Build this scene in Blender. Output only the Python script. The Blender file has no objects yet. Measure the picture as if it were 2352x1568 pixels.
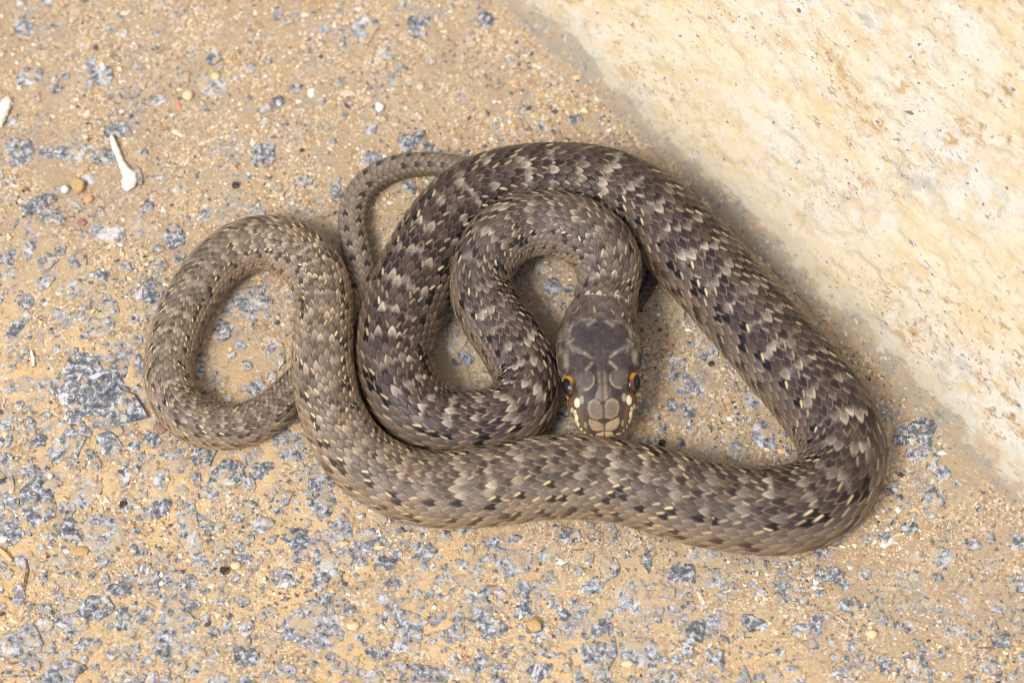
import bpy, math, random
import numpy as np
from mathutils import Vector, Matrix

# ------------------------------------------------------------------ camera, sky, sun, exposure
scene = bpy.context.scene
COL = scene.collection
PITCH = math.radians(65)                 # camera looks down this steeply
DIST = 0.56                              # metres from the lens to the middle of the coil
IMG_W, IMG_H = 2352.0, 1568.0            # working picture units used when the photo was measured
VIEW_W = 0.200                           # metres across the frame at DIST
cam_d = bpy.data.cameras.new('camera')
cam = bpy.data.objects.new('camera', cam_d)
COL.objects.link(cam)
cam_d.sensor_width = 36.0
cam_d.lens = 36.0 * DIST / VIEW_W
cam_d.clip_start = 0.01
cam_d.clip_end = 400.0
CAM_LOC = np.array([0.0, -DIST * math.cos(PITCH), DIST * math.sin(PITCH)])
cam.location = CAM_LOC
cam.rotation_euler = (math.pi / 2 - PITCH, 0, 0)
cam_d.dof.use_dof = True
cam_d.dof.focus_distance = DIST - 0.010
cam_d.dof.aperture_fstop = 13.0
scene.camera = cam

SUN_ELEV, SUN_TRAVEL = math.radians(53), math.radians(47)   # direction the light travels, from +x towards +y
world = bpy.data.worlds.new('World')
scene.world = world
world.use_nodes = True
wn = world.node_tree.nodes
bg = wn['Background']
sky = wn.new('ShaderNodeTexSky')
sky.sky_type = 'NISHITA'
sky.sun_disc = False
sky.sun_elevation = SUN_ELEV
sky.sun_rotation = math.radians(270) - SUN_TRAVEL
sky.air_density = 1.0
sky.dust_density = 2.5
sky.ozone_density = 1.0
world.node_tree.links.new(sky.outputs[0], bg.inputs['Color'])
bg.inputs['Strength'].default_value = 0.105

sd = bpy.data.lights.new('sun', 'SUN')
sun = bpy.data.objects.new('sun', sd)
COL.objects.link(sun)
sd.energy = 1.5
sd.angle = math.radians(17)
sd.color = (1.0, 0.97, 0.92)
tv = Vector((math.cos(SUN_TRAVEL) * math.cos(SUN_ELEV), math.sin(SUN_TRAVEL) * math.cos(SUN_ELEV), -math.sin(SUN_ELEV)))
sun.rotation_euler = tv.to_track_quat('-Z', 'Y').to_euler()
sun.location = (-0.8, -0.6, 1.5)

scene.view_settings.view_transform = 'Standard'
scene.view_settings.look = 'None'
scene.view_settings.gamma = 1.0
scene.view_settings.use_curve_mapping = False
scene.view_settings.exposure = 1.12
scene.render.engine = 'CYCLES'
scene.cycles.use_denoising = True
scene.cycles.max_bounces = 6
scene.cycles.filter_width = 1.1

rng = np.random.default_rng(7)
random.seed(7)

# ------------------------------------------------------------------ helpers
UP_C = np.array([0.0, math.sin(PITCH), math.cos(PITCH)])
FWD = np.array([0.0, math.cos(PITCH), -math.sin(PITCH)])
PX = VIEW_W / IMG_W / DIST               # tangent per picture unit


def world_at(x, y, z):
    """World point at height z seen at measured photo position (x, y)."""
    x, y, z = np.broadcast_arrays(np.asarray(x, float), np.asarray(y, float), np.asarray(z, float))
    d = FWD + ((x - IMG_W / 2) * PX)[..., None] * np.array([1.0, 0, 0]) + ((IMG_H / 2 - y) * PX)[..., None] * UP_C
    t = (z - CAM_LOC[2]) / d[..., 2]
    return CAM_LOC + d * t[..., None]


def depth_of(p):
    return (np.asarray(p) - CAM_LOC) @ FWD


def photo_pos(p):
    p = np.asarray(p) - CAM_LOC
    dd = p @ FWD
    return p[..., 0] / dd / PX + IMG_W / 2, IMG_H / 2 - (p @ UP_C) / dd / PX


def S(r, g, b):
    """sRGB 0-255 to linear, scaled to a base colour."""
    c = np.array([r, g, b], float) / 255
    return np.where(c <= 0.04045, c / 12.92, ((c + 0.055) / 1.055) ** 2.4) * 0.80


def sc4(c):
    return (float(c[0]), float(c[1]), float(c[2]), 1.0)


def hash3(i, j, k, seed=0):
    h = (i.astype(np.int64) * 374761393 + j.astype(np.int64) * 668265263 + k.astype(np.int64) * 2147483647 + seed * 974634777) & 0xFFFFFFFF
    h = ((h ^ (h >> 13)) * 1274126177) & 0xFFFFFFFF
    h = ((h ^ (h >> 16)) * 2246822519) & 0xFFFFFFFF
    return ((h ^ (h >> 15)) & 0xFFFFFF) / float(0xFFFFFF)


def vnoise(x, y, z=None, seed=0):
    x = np.asarray(x, float); y = np.asarray(y, float)
    z = np.zeros_like(x) if z is None else np.asarray(z, float)
    xi, yi, zi = np.floor(x), np.floor(y), np.floor(z)
    fx, fy, fz = x - xi, y - yi, z - zi
    fx, fy, fz = [f * f * f * (f * (f * 6 - 15) + 10) for f in (fx, fy, fz)]
    out = 0
    for a in (0, 1):
        for b in (0, 1):
            for c in (0, 1):
                w = (fx if a else 1 - fx) * (fy if b else 1 - fy) * (fz if c else 1 - fz)
                out = out + w * hash3(xi + a, yi + b, zi + c, seed)
    return out


def fbm(x, y, z=None, seed=0, oct=4, gain=0.5):
    t, a, n = 0, 1.0, 0
    for o in range(oct):
        f = 2.03 ** o
        t = t + a * vnoise(np.asarray(x) * f + 17.3 * o, np.asarray(y) * f - 9.1 * o, None if z is None else np.asarray(z) * f + 3.7 * o, seed + o)
        n += a
        a *= gain
    return t / n                          # 0..1


def sstep(a, b, x):
    t = np.clip((x - a) / (b - a), 0, 1)
    return t * t * (3 - 2 * t)


def mesh_np(name, v, faces, mat=None, parent=None, col=None, smooth=False):
    """faces: (N,3) or (N,4) int array."""
    me = bpy.data.meshes.new(name)
    v = np.ascontiguousarray(v, np.float32)
    faces = np.ascontiguousarray(faces, np.int32)
    k = faces.shape[1]
    me.vertices.add(len(v)); me.vertices.foreach_set('co', v.ravel())
    me.loops.add(faces.size); me.loops.foreach_set('vertex_index', faces.ravel())
    me.polygons.add(len(faces))
    me.polygons.foreach_set('loop_start', np.arange(0, faces.size, k, dtype=np.int32))
    me.polygons.foreach_set('loop_total', np.full(len(faces), k, np.int32))
    me.polygons.foreach_set('use_smooth', np.full(len(faces), smooth, bool))
    me.update(calc_edges=True)
    if col is not None:
        at = me.color_attributes.new('tint', 'FLOAT_COLOR', 'POINT')
        c4 = np.ones((len(v), 4), np.float32); c4[:, :3] = col
        at.data.foreach_set('color', c4.ravel())
    if mat: me.materials.append(mat)
    o = bpy.data.objects.new(name, me)
    COL.objects.link(o)
    if parent is not None: o.parent = parent
    return o


def grid_faces(nu, nv, wrap=False):
    i = np.arange(nu - 1)[:, None]
    j = np.arange(nv if wrap else nv - 1)[None, :]
    j2 = (j + 1) % nv
    a = i * nv + j; b = (i + 1) * nv + j; c = (i + 1) * nv + j2; d = i * nv + j2
    return np.stack([a, b, c, d], -1).reshape(-1, 4)


def tag(o, label=None, cat=None, group=None, kind=None):
    if label: o['label'] = label
    if cat: o['category'] = cat
    if group: o['group'] = group
    if kind: o['kind'] = kind
    return o


def graded(lo, hi, step, far, growth=1.25):
    a = list(np.arange(lo, hi + step / 2, step))
    s, x = step, a[-1]
    while x < far:
        s *= growth; x += s; a.append(x)
    s, x, pre = step, a[0], []
    while x > -far:
        s *= growth; x -= s; pre.append(x)
    return np.array(pre[::-1] + a)


class Nodes:
    """Small helper round a material's node tree."""
    def __init__(self, name):
        self.m = bpy.data.materials.new(name)
        self.m.use_nodes = True
        self.t = self.m.node_tree
        self.p = self.t.nodes['Principled BSDF']

    def link(self, a, b): self.t.links.new(a, b)

    def set(self, sock, v):
        if isinstance(v, bpy.types.NodeSocket): self.link(v, sock)
        elif isinstance(v, np.ndarray): sock.default_value = sc4(v)
        else: sock.default_value = v

    def coord(self, scale=(1000, 1000, 1000), rot=(0, 0, 0), out='Object'):
        tc = self.t.nodes.new('ShaderNodeTexCoord')
        mp = self.t.nodes.new('ShaderNodeMapping')
        mp.inputs['Scale'].default_value = scale
        mp.inputs['Rotation'].default_value = rot
        self.link(tc.outputs[out], mp.inputs['Vector'])
        return mp.outputs[0]

    def noise(self, vec, scale, detail=4, rough=0.55, dist=0.0, color=False):
        n = self.t.nodes.new('ShaderNodeTexNoise')
        self.link(vec, n.inputs['Vector'])
        n.inputs['Scale'].default_value = scale
        n.inputs['Detail'].default_value = detail
        n.inputs['Roughness'].default_value = rough
        n.inputs['Distortion'].default_value = dist
        return n.outputs['Color' if color else 'Fac']

    def voronoi(self, vec, scale, out='Color', feature='F1'):
        n = self.t.nodes.new('ShaderNodeTexVoronoi')
        n.feature = feature
        self.link(vec, n.inputs['Vector'])
        n.inputs['Scale'].default_value = scale
        return n.outputs[out]

    def ramp(self, fac, stops, interp='LINEAR'):
        r = self.t.nodes.new('ShaderNodeValToRGB')
        r.color_ramp.interpolation = interp
        e = r.color_ramp.elements
        while len(e) < len(stops): e.new(0.5)
        for el, (pos, c) in zip(e, stops):
            el.position = pos
            el.color = sc4(c) if not np.isscalar(c) else (c, c, c, 1)
        self.link(fac, r.inputs[0])
        return r.outputs[0]

    def step(self, fac, a, b):
        n = self.t.nodes.new('ShaderNodeMapRange')
        n.interpolation_type = 'SMOOTHSTEP'
        n.inputs['From Min'].default_value = a
        n.inputs['From Max'].default_value = b
        self.link(fac, n.inputs['Value'])
        return n.outputs[0]

    def math(self, op, a, b=0.0):
        n = self.t.nodes.new('ShaderNodeMath'); n.operation = op
        self.set(n.inputs[0], a); self.set(n.inputs[1], b)
        return n.outputs[0]

    def mix(self, fac, a, b, blend='MIX'):
        n = self.t.nodes.new('ShaderNodeMix'); n.data_type = 'RGBA'; n.blend_type = blend
        self.set(n.inputs[0], fac); self.set(n.inputs[6], a); self.set(n.inputs[7], b)
        return n.outputs[2]

    def attr(self, name, out='Color'):
        n = self.t.nodes.new('ShaderNodeAttribute'); n.attribute_name = name
        return n.outputs[out]

    def info(self, out='Random'):
        return self.t.nodes.new('ShaderNodeObjectInfo').outputs[out]

    def bump(self, h, strength=0.5, dist=0.0003):
        n = self.t.nodes.new('ShaderNodeBump')
        n.inputs['Strength'].default_value = strength
        n.inputs['Distance'].default_value = dist
        self.link(h, n.inputs['Height'])
        self.link(n.outputs[0], self.p.inputs['Normal'])

    def done(self, color, rough=0.9, spec=0.2):
        self.set(self.p.inputs['Base Color'], color)
        self.set(self.p.inputs['Roughness'], rough)
        self.set(self.p.inputs['Specular IOR Level'], spec)
        return self.m


# ------------------------------------------------------------------ where the wall meets the ground
W0 = world_at(1200, -8, 0.0)
W1 = world_at(2352, 1126, 0.0)
W_MID = (W0 + W1) / 2
W_ALONG = (W1 - W0) / np.linalg.norm(W1 - W0)            # along the base, towards the camera's right
W_IN = np.array([-W_ALONG[1], W_ALONG[0], 0.0])          # horizontally into the wall
if W_IN[0] < 0: W_IN = -W_IN


def wall_dist(p):
    return (p - W_MID) @ W_IN                            # negative: in front of the base line


# ------------------------------------------------------------------ the snake's course, measured along the photo
# x, y of the silhouette's middle, half width, extra height of the belly above the ground (mm)
HEAD_TOP = (1373.0, 742.0)
HEAD_TIP = (1388.5, 1012.0)
COURSE = [
    (1388.5, 1012, 40, 5.6), (1383, 915, 86, 5.6), (1377, 820, 94, 5.8), (1378, 752, 86, 6.2),
    (1387, 712, 75, 6.6), (1396, 660, 70, 7.0), (1398, 606, 75, 7.2), (1368, 555, 76, 7.0), (1312, 520, 74, 6.6), (1248, 511, 73, 6.2),
    (1186, 523, 74, 5.8), (1135, 560, 75, 5.2), (1106, 618, 72, 4.2), (1108, 672, 73, 2.6), (1137, 730, 75, 1.2), (1182, 792, 78, 0.4),
    (1212, 862, 78, 0.0), (1200, 925, 80, 0.0), (1152, 966, 82, 0.0), (1080, 977, 80, 0.0), (1000, 966, 80, 0.0), (940, 918, 85, 0.0),
    (908, 850, 87, 0.0), (906, 780, 88, 0.2), (930, 695, 90, 0.5), (966, 612, 90, 0.9), (1015, 528, 90, 1.3), (1080, 462, 89, 1.8),
    (1160, 428, 88, 2.2), (1250, 417, 88, 2.2), (1340, 420, 89, 2.2), (1425, 444, 90, 2.2), (1505, 495, 92, 2.2), (1575, 566, 94, 1.6),
    (1645, 645, 95, 0.7), (1720, 730, 97, 0.2), (1795, 815, 98, 0.0), (1868, 900, 99, 0.0), (1922, 980, 100, 0.0), (1936, 1052, 99, 0.0),
    (1912, 1115, 100, 0.0), (1855, 1158, 100, 0.0), (1775, 1172, 101, 0.0), (1690, 1168, 98, 0.0), (1600, 1152, 97, 0.0), (1500, 1122, 97, 0.0),
    (1400, 1100, 94, 0.0), (1300, 1093, 95, 0.0), (1200, 1102, 94, 0.0), (1100, 1118, 90, 0.0), (1000, 1123, 85, 0.0), (905, 1100, 81, 0.0),
    (825, 1048, 78, 0.2), (775, 975, 75, 1.0), (750, 900, 72, 2.8), (741, 830, 70, 4.2), (742, 760, 68, 4.2), (744, 690, 67, 3.0),
    (728, 630, 66, 1.4), (685, 580, 65, 0.5), (625, 558, 63, 0.1), (562, 566, 62, 0.0), (505, 600, 60, 0.0), (458, 655, 59, 0.0),
    (422, 718, 58, 0.0), (397, 785, 57, 0.0), (387, 850, 56, 0.0), (400, 913, 55, 0.0), (440, 960, 54, 0.0), (500, 980, 52, 0.0),
    (560, 975, 50, 0.0), (615, 950, 47, 0.0), (660, 908, 42, 0.0),
    (705, 862, 40, 0.0), (760, 805, 38, 0.0), (806, 745, 36, 0.0), (830, 690, 35, 0.0), (832, 635, 33, 0.0), (819, 570, 32, 0.0),
    (809, 510, 31, 0.0), (822, 450, 30, 0.0), (860, 408, 29, 0.0), (915, 384, 28, 0.0), (975, 377, 26, 0.0), (1040, 382, 25, 0.0),
    (1110, 396, 24, 0.0), (1200, 414, 23, 0.0), (1300, 432, 21, 0.0), (1390, 462, 19, 0.0), (1460, 515, 17, 0.0), (1500, 570, 16, 0.0),
    (1504, 620, 15, 0.0), (1482, 670, 14, 0.0), (1450, 716, 12, 0.0), (1420, 752, 8, 0.0), (1402, 775, 3, 0.0),
]
_c = np.array(COURSE)
LOWER = 0.80                             # the underside is flattened by resting on the ground


def course_world():
    pts, rad = [], []
    for x, y, hw, lift in COURSE:
        p = world_at(x, y, 0.007 + lift / 1000)
        for _ in range(3):
            r = hw * PX * depth_of(p)
            p = world_at(x, y, lift / 1000 + r * LOWER - 0.0001)
        pts.append(p); rad.append(r)
    return np.array(pts), np.array(rad)


CP, CR = course_world()


def catmull(P, n=40):
    P = np.vstack([2 * P[0] - P[1], P, 2 * P[-1] - P[-2]])
    out = []
    for i in range(1, len(P) - 2):
        p0, p1, p2, p3 = P[i - 1], P[i], P[i + 1], P[i + 2]
        t = np.linspace(0, 1, n, endpoint=False)[:, None]
        out.append(0.5 * ((2 * p1) + (-p0 + p2) * t + (2 * p0 - 5 * p1 + 4 * p2 - p3) * t ** 2 + (-p0 + 3 * p1 - 3 * p2 + p3) * t ** 3))
    out.append(P[-2][None])
    return np.vstack(out)


_path = catmull(np.column_stack([CP, CR]), 60)
_len = np.concatenate([[0], np.cumsum(np.linalg.norm(np.diff(_path[:, :3], axis=0), axis=1))])
ctrl_len = _len[::60]                    # arc length at every measured point


def smooth_path(step=0.00025):
    s = np.arange(0, _len[-1], step)
    q = np.column_stack([np.interp(s, _len, _path[:, k]) for k in range(4)])
    ker = np.hanning(23); ker /= ker.sum()
    pad = np.vstack([np.repeat(q[:1], 11, 0), q, np.repeat(q[-1:], 11, 0)])
    sm = np.column_stack([np.convolve(pad[:, k], ker, 'valid') for k in range(4)])
    sm[:, 3] = q[:, 3]
    return s, sm


PS, PQ = smooth_path()
PLEN = PS[-1]


def snake_clearance(p):
    """Horizontal distance from points to the body's axis divided by its radius there, belly on the ground only."""
    best = np.full(len(p), 9.0)
    sel = np.arange(0, len(PS), 8)
    for i in range(0, len(p), 4000):
        d = np.linalg.norm(p[i:i + 4000, None, :2] - PQ[None, sel, :2], axis=2) / PQ[None, sel, 3]
        low = (PQ[sel, 2] - PQ[sel, 3]) < 0.0022
        best[i:i + 4000] = np.where(low[None], d, 9).min(1)
    return best


# ------------------------------------------------------------------ ground: one sheet to the horizon, finely shaped near the snake
def ground_h(x, y):
    near = np.exp(-np.maximum(0, np.hypot(x, y) - 0.25) / 0.2)
    h = 0.0009 * (fbm(x * 22, y * 22, seed=3, oct=3) - 0.5)
    h = h + 0.00055 * (fbm(x * 150, y * 150, seed=11, oct=3) - 0.5)
    h = h + near * 0.00042 * (fbm(x * 620, y * 620, seed=21, oct=2) - 0.5)
    return h - 0.0002


def ground_material():
    n = Nodes('sandy_asphalt')
    v = n.coord()
    # dust tone runs from pale at the lower left to browner towards the wall
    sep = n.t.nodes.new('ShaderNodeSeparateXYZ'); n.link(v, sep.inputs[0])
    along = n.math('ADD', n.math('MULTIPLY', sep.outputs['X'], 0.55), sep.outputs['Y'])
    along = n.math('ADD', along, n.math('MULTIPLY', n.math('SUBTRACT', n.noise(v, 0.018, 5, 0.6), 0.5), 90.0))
    tone_mix = n.step(along, -62.0, -8.0)
    dust = n.mix(tone_mix, S(236, 202, 152), S(194, 171, 140))
    dust = n.mix(n.math('MULTIPLY', n.step(n.noise(v, 0.05, 5), 0.40, 0.62), 0.5), dust, S(206, 182, 148))
    # single grains of sand, each cell its own tone
    cell = n.voronoi(v, 2.1)
    tone = n.ramp(cell, [(0.0, S(110, 100, 94)), (0.16, S(168, 144, 116)), (0.34, S(192, 166, 130)), (0.62, S(212, 184, 144)), (0.76, S(232, 214, 184)), (0.90, S(244, 236, 222)), (1.0, S(226, 170, 126))])
    dust = n.mix(n.math('MULTIPLY', n.step(n.noise(v, 0.10, 4), 0.38, 0.62), 0.9), dust, tone)
    # bare binder between the grains
    bare = n.math('MULTIPLY', n.step(n.noise(v, 0.15, 6, 0.70), 0.535, 0.585), n.step(n.noise(v, 0.035, 3), 0.36, 0.56))
    grey = n.ramp(n.noise(v, 1.2, 5, 0.75), [(0.34, S(92, 96, 104)), (0.47, S(138, 142, 150)), (0.56, S(176, 180, 188)), (0.64, S(234, 234, 236))])
    bare = n.math('MULTIPLY', bare, n.math('SUBTRACT', 1.0, n.math('MULTIPLY', tone_mix, 0.55)))
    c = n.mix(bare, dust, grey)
    pep = n.math('MULTIPLY', n.step(n.noise(v, 1.0, 3, 0.6), 0.575, 0.62), n.step(n.noise(v, 0.06, 3), 0.42, 0.58))
    c = n.mix(n.math('MULTIPLY', pep, 0.8), c, S(98, 98, 104))
    wht = n.step(n.noise(n.coord((1000, 1000, 1000), (0.4, 0, 0.7)), 0.9, 3, 0.6), 0.635, 0.68)
    c = n.mix(n.math('MULTIPLY', wht, 0.7), c, S(240, 234, 224))
    n.bump(n.noise(v, 1.3, 6, 0.75), 1.0, 0.0006)
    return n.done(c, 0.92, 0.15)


gx = graded(-0.135, 0.135, 0.00055, 60.0, 1.35)
gy = graded(-0.098, 0.120, 0.00055, 60.0, 1.35)
GX, GY = np.meshgrid(gx, gy, indexing='ij')
GZ = ground_h(GX, GY)
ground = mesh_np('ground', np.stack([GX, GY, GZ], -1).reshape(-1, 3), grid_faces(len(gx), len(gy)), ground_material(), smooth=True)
tag(ground, kind='structure')

# ------------------------------------------------------------------ wall: a battered, plastered foot running up from a coved base
SLOPE = math.radians(57)                 # from the horizontal
COVE = 0.008


def wall_profile(b):
    """b: distance walked up the profile -> horizontal (into the wall) and height, and the outward normal."""
    tan_len = COVE * math.tan(SLOPE / 2)
    arc = COVE * SLOPE
    u = np.zeros_like(b); z = np.zeros_like(b); ang = np.zeros_like(b)
    f = b < 0
    u[f] = -tan_len + b[f]; z[f] = 0
    a = (b >= 0) & (b < arc)
    th = b[a] / COVE
    u[a] = -tan_len + COVE * np.sin(th); z[a] = COVE * (1 - np.cos(th)); ang[a] = th
    r = b >= arc
    run = b[r] - arc
    # the batter slowly stands up to vertical above what the photo shows
    lim = 0.34
    th = np.where(run < lim, SLOPE, SLOPE + (math.pi / 2 - SLOPE) * np.clip((run - lim) / 0.15, 0, 1))
    low = np.minimum(run, lim)
    high = np.maximum(run - lim, 0)
    ur = -tan_len + COVE * math.sin(SLOPE) + low * math.cos(SLOPE) + np.minimum(high, 0.15) * 0.28 + 0.0
    zr = COVE * (1 - math.cos(SLOPE)) + low * math.sin(SLOPE) + high * 0.96
    u[r] = ur; z[r] = zr; ang[r] = th
    return u, z, ang


def wall_material():
    n = Nodes('weathered_plaster')
    R = (0, 0.10, 0)
    st = n.coord((520, 1000, 1000), R)                   # a little longer along the wall, as it was trowelled
    v = n.coord((1000, 1000, 1000))
    base = n.mix(n.step(n.noise(st, 0.05, 5, 0.65), 0.38, 0.62), S(250, 232, 194), S(246, 238, 220))
    base = n.mix(n.math('MULTIPLY', n.step(n.noise(st, 0.22, 7, 0.78), 0.46, 0.58), 0.65), base, S(236, 208, 156))
    base = n.mix(n.math('MULTIPLY', n.step(n.noise(st, 0.065, 6, 0.7), 0.59, 0.66), 0.7), base, S(206, 201, 186))
    big = n.step(n.noise(v, 0.022, 4, 0.6), 0.44, 0.56)
    worn = n.math('MULTIPLY', n.step(n.noise(st, 0.17, 8, 0.78), 0.54, 0.60), big)
    base = n.mix(n.math('MULTIPLY', worn, 0.85), base, S(210, 168, 112))
    worn2 = n.math('MULTIPLY', n.step(n.noise(st, 0.38, 6, 0.76), 0.565, 0.62), n.step(n.noise(v, 0.03, 3), 0.40, 0.56))
    base = n.mix(n.math('MULTIPLY', worn2, 0.85), base, S(188, 146, 98))
    flake = n.math('MULTIPLY', n.step(n.noise(st, 0.75, 5, 0.75), 0.56, 0.62), 0.7)
    base = n.mix(flake, base, S(252, 248, 238))
    fine = n.noise(st, 1.7, 5, 0.78)
    base = n.mix(n.math('MULTIPLY', n.step(fine, 0.47, 0.35), 0.42), base, S(206, 186, 150))
    specks = n.math('MULTIPLY', n.step(n.noise(st, 1.25, 4, 0.7), 0.60, 0.65), n.step(n.noise(v, 0.05, 4, 0.6), 0.38, 0.56))
    base = n.mix(n.math('MULTIPLY', specks, 0.8), base, S(116, 112, 110))
    pits = n.step(n.noise(st, 0.75, 3, 0.6), 0.665, 0.70)
    base = n.mix(n.math('MULTIPLY', pits, 0.85), base, S(104, 98, 96))
    # earth splashed up on the foot of the wall
    sep = n.t.nodes.new('ShaderNodeSeparateXYZ')
    n.link(n.coord((1000, 1000, 1000)), sep.inputs[0])
    jag = n.math('MULTIPLY', n.math('SUBTRACT', n.noise(st, 0.16, 8, 0.78), 0.5), 7.5)
    hgt = n.math('ADD', sep.outputs['Z'], jag)
    soil = n.mix(n.step(n.noise(v, 0.35, 5, 0.7), 0.42, 0.58), S(182, 162, 134), S(168, 158, 142))
    soil = n.mix(n.math('MULTIPLY', n.step(n.noise(v, 0.95, 4, 0.65), 0.56, 0.63), 0.6), soil, S(112, 112, 114))
    soil = n.mix(n.math('MULTIPLY', n.step(n.noise(st, 1.2, 4, 0.65), 0.60, 0.66), 0.7), soil, S(236, 226, 206))
    c = n.mix(n.math('MULTIPLY', n.step(hgt, 5.0, 1.6), 0.5), base, S(206, 198, 178))
    c = n.mix(1.0, c, np.array([0.80, 0.80, 0.82]), 'MULTIPLY')
    c = n.mix(n.step(hgt, 1.7, 0.8), c, soil)
    n.bump(n.noise(st, 0.9, 7, 0.82), 0.8, 0.0007)
    return n.done(c, 0.93, 0.12)


wa = graded(-0.15, 0.13, 0.0007, 4.0, 1.35)
wb0 = np.arange(-0.004, 0.20, 0.0007)
wb = list(wb0); s_ = 0.0007
while wb[-1] < 1.5:
    s_ = min(s_ * 1.3, 0.06); wb.append(wb[-1] + s_)
wb = np.array(wb)
A, B = np.meshgrid(wa, wb, indexing='ij')
u_, z_, an_ = wall_profile(B.ravel())
a_ = A.ravel()
b_ = B.ravel()
bm_ = np.clip(b_ / 0.010, 0, 1)
rel = 0.0018 * (fbm(a_ * 14, b_ * 24, seed=31, oct=3) - 0.5) * np.clip(b_ / 0.03, 0.25, 1)
rel += 0.00016 * (fbm(a_ * 75 + b_ * 18, b_ * 130, seed=41, oct=4) - 0.5)
chips = fbm(a_ * 120 + b_ * 30, b_ * 260, seed=51, oct=3)
area = sstep(0.45, 0.62, fbm(a_ * 28, b_ * 34, seed=61, oct=2))
rel -= 0.00030 * sstep(0.54, 0.60, chips) * area                # plaster skin flaked off here and there
rel -= 0.0006 * sstep(0.70, 0.76, vnoise(a_ * 420, b_ * 520, seed=71)) * bm_
rel += 0.0004 * (fbm(a_ * 380, b_ * 800, seed=81, oct=2) - 0.5)
lx = a_
ly = u_ - np.sin(an_) * rel
lz = z_ + np.cos(an_) * rel - 0.0001
lz = np.where(b_ < 0, -0.0025, lz)
back = len(wb)
wall = mesh_np('plaster_wall', np.stack([lx, ly, lz], -1), grid_faces(len(wa), len(wb)), wall_material(), smooth=True)
wall.location = W_MID
wall.rotation_euler = (0, 0, math.atan2(W_ALONG[1], W_ALONG[0]))
_inside = (Matrix.Rotation(math.atan2(W_ALONG[1], W_ALONG[0]), 3, 'Z') @ Vector((0, 1, 0)))
assert _inside.dot(Vector(W_IN)) > 0.99
# a solid body behind the face: back, top and ends
cap = bpy.data.meshes.new('wall_core')
ut, zt, _ = wall_profile(np.array([wb[-1]]))
x0, x1, ya, yb, zt = wa[0], wa[-1], float(ut[0]) - 0.0, float(ut[0]) + 0.3, float(zt[0])
cap.from_pydata([(x0, ya, zt), (x1, ya, zt), (x1, yb, zt), (x0, yb, zt), (x0, yb, -0.01), (x1, yb, -0.01), (x0, 0.0, -0.01), (x1, 0.0, -0.01)], [],
                [(0, 1, 2, 3), (3, 2, 5, 4), (0, 3, 4, 6), (2, 1, 7, 5)])
cap.materials.append(wall.data.materials[0])
core = bpy.data.objects.new('wall_core', cap); COL.objects.link(core); core.parent = wall
tag(wall, 'cream plastered wall foot with ochre stains, sloping up beside the snake', 'wall')

# ------------------------------------------------------------------ stones of the asphalt, standing out of the dust
def broken_stone(seed, n=12, k=6):
    """A crushed stone worn flat on top: ragged outline, a few facets, sides going down into the binder (48 triangles)."""
    r = np.random.default_rng(seed)
    th = np.linspace(0, 2 * math.pi, n, endpoint=False) + r.normal(0, 0.10, n)
    rad = 0.80 + 0.22 * np.sin(2 * th + r.uniform(0, 6)) * r.uniform(0, 1) + r.normal(0, 0.13, n)
    rad = np.clip(rad, 0.50, 1.15)
    outer = np.stack([rad * np.cos(th), rad * np.sin(th), -r.uniform(0.05, 0.40, n)], 1)
    ti = th[::2] + r.normal(0, 0.15, k)
    ri = rad[::2] * r.uniform(0.45, 0.75, k)
    inner = np.stack([ri * np.cos(ti), ri * np.sin(ti), -r.uniform(0, 0.12, k)], 1)
    low = np.stack([0.9 * rad * np.cos(th), 0.9 * rad * np.sin(th), np.full(n, -1.3)], 1)
    v = np.vstack([[[0.1 * r.normal(), 0.1 * r.normal(), -0.05]], inner, outer, low])
    f = []
    for i in range(k):
        j = (i + 1) % k
        o0, o1, o2 = 1 + k + 2 * i, 1 + k + 2 * i + 1, 1 + k + (2 * i + 2) % n
        f += [(0, 1 + i, 1 + j), (1 + i, o0, o1), (1 + i, o1, 1 + j), (1 + j, o1, o2)]
    for i in range(n):
        j = (i + 1) % n
        a, b = 1 + k + i, 1 + k + j
        f += [(a, a + n, b + n), (a, b + n, b)]
    lo, hi = v[:, :2].min(0), v[:, :2].max(0)
    v[:, :2] = 2 * (v[:, :2] - lo) / (hi - lo) - 1
    me = bpy.data.meshes.new('stone')
    me.from_pydata(v.tolist(), [], f)
    me.update()
    return me


def stone_material():
    n = Nodes('grey_crushed_stone')
    v = n.coord()
    geo = n.t.nodes.new('ShaderNodeNewGeometry')
    mp = n.t.nodes.new('ShaderNodeMapping'); mp.inputs['Scale'].default_value = (1000, 1000, 1000)
    n.link(geo.outputs['Position'], mp.inputs['Vector'])
    w = mp.outputs[0]
    rnd = n.info()
    base = n.mix(rnd, S(124, 126, 130), S(176, 178, 181))
    f = n.noise(w, 0.85, 6, 0.75, 0.5)
    c = n.mix(n.step(f, 0.49, 0.40), base, S(86, 91, 100))
    c = n.mix(n.math('MULTIPLY', n.step(f, 0.515, 0.575), 0.9), c, S(222, 225, 229))
    vein = n.math('MULTIPLY', n.step(n.noise(w, 0.20, 5, 0.65, 0.8), 0.585, 0.63), 0.85)
    c = n.mix(vein, c, S(240, 238, 236))
    dust = n.step(n.math('ADD', n.noise(w, 0.30, 7, 0.75), n.math('MULTIPLY', rnd, 0.08)), 0.535, 0.60)
    c = n.mix(n.math('MULTIPLY', dust, 0.85), c, S(214, 188, 148))
    n.bump(n.noise(w, 1.1, 6, 0.78), 1.0, 0.0006)
    return n.done(c, 0.85, 0.2)


STONE_MAT = stone_material()
SHAPES = [broken_stone(100 + i) for i in range(30)]
for m_ in SHAPES: m_.materials.append(STONE_MAT)

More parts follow.
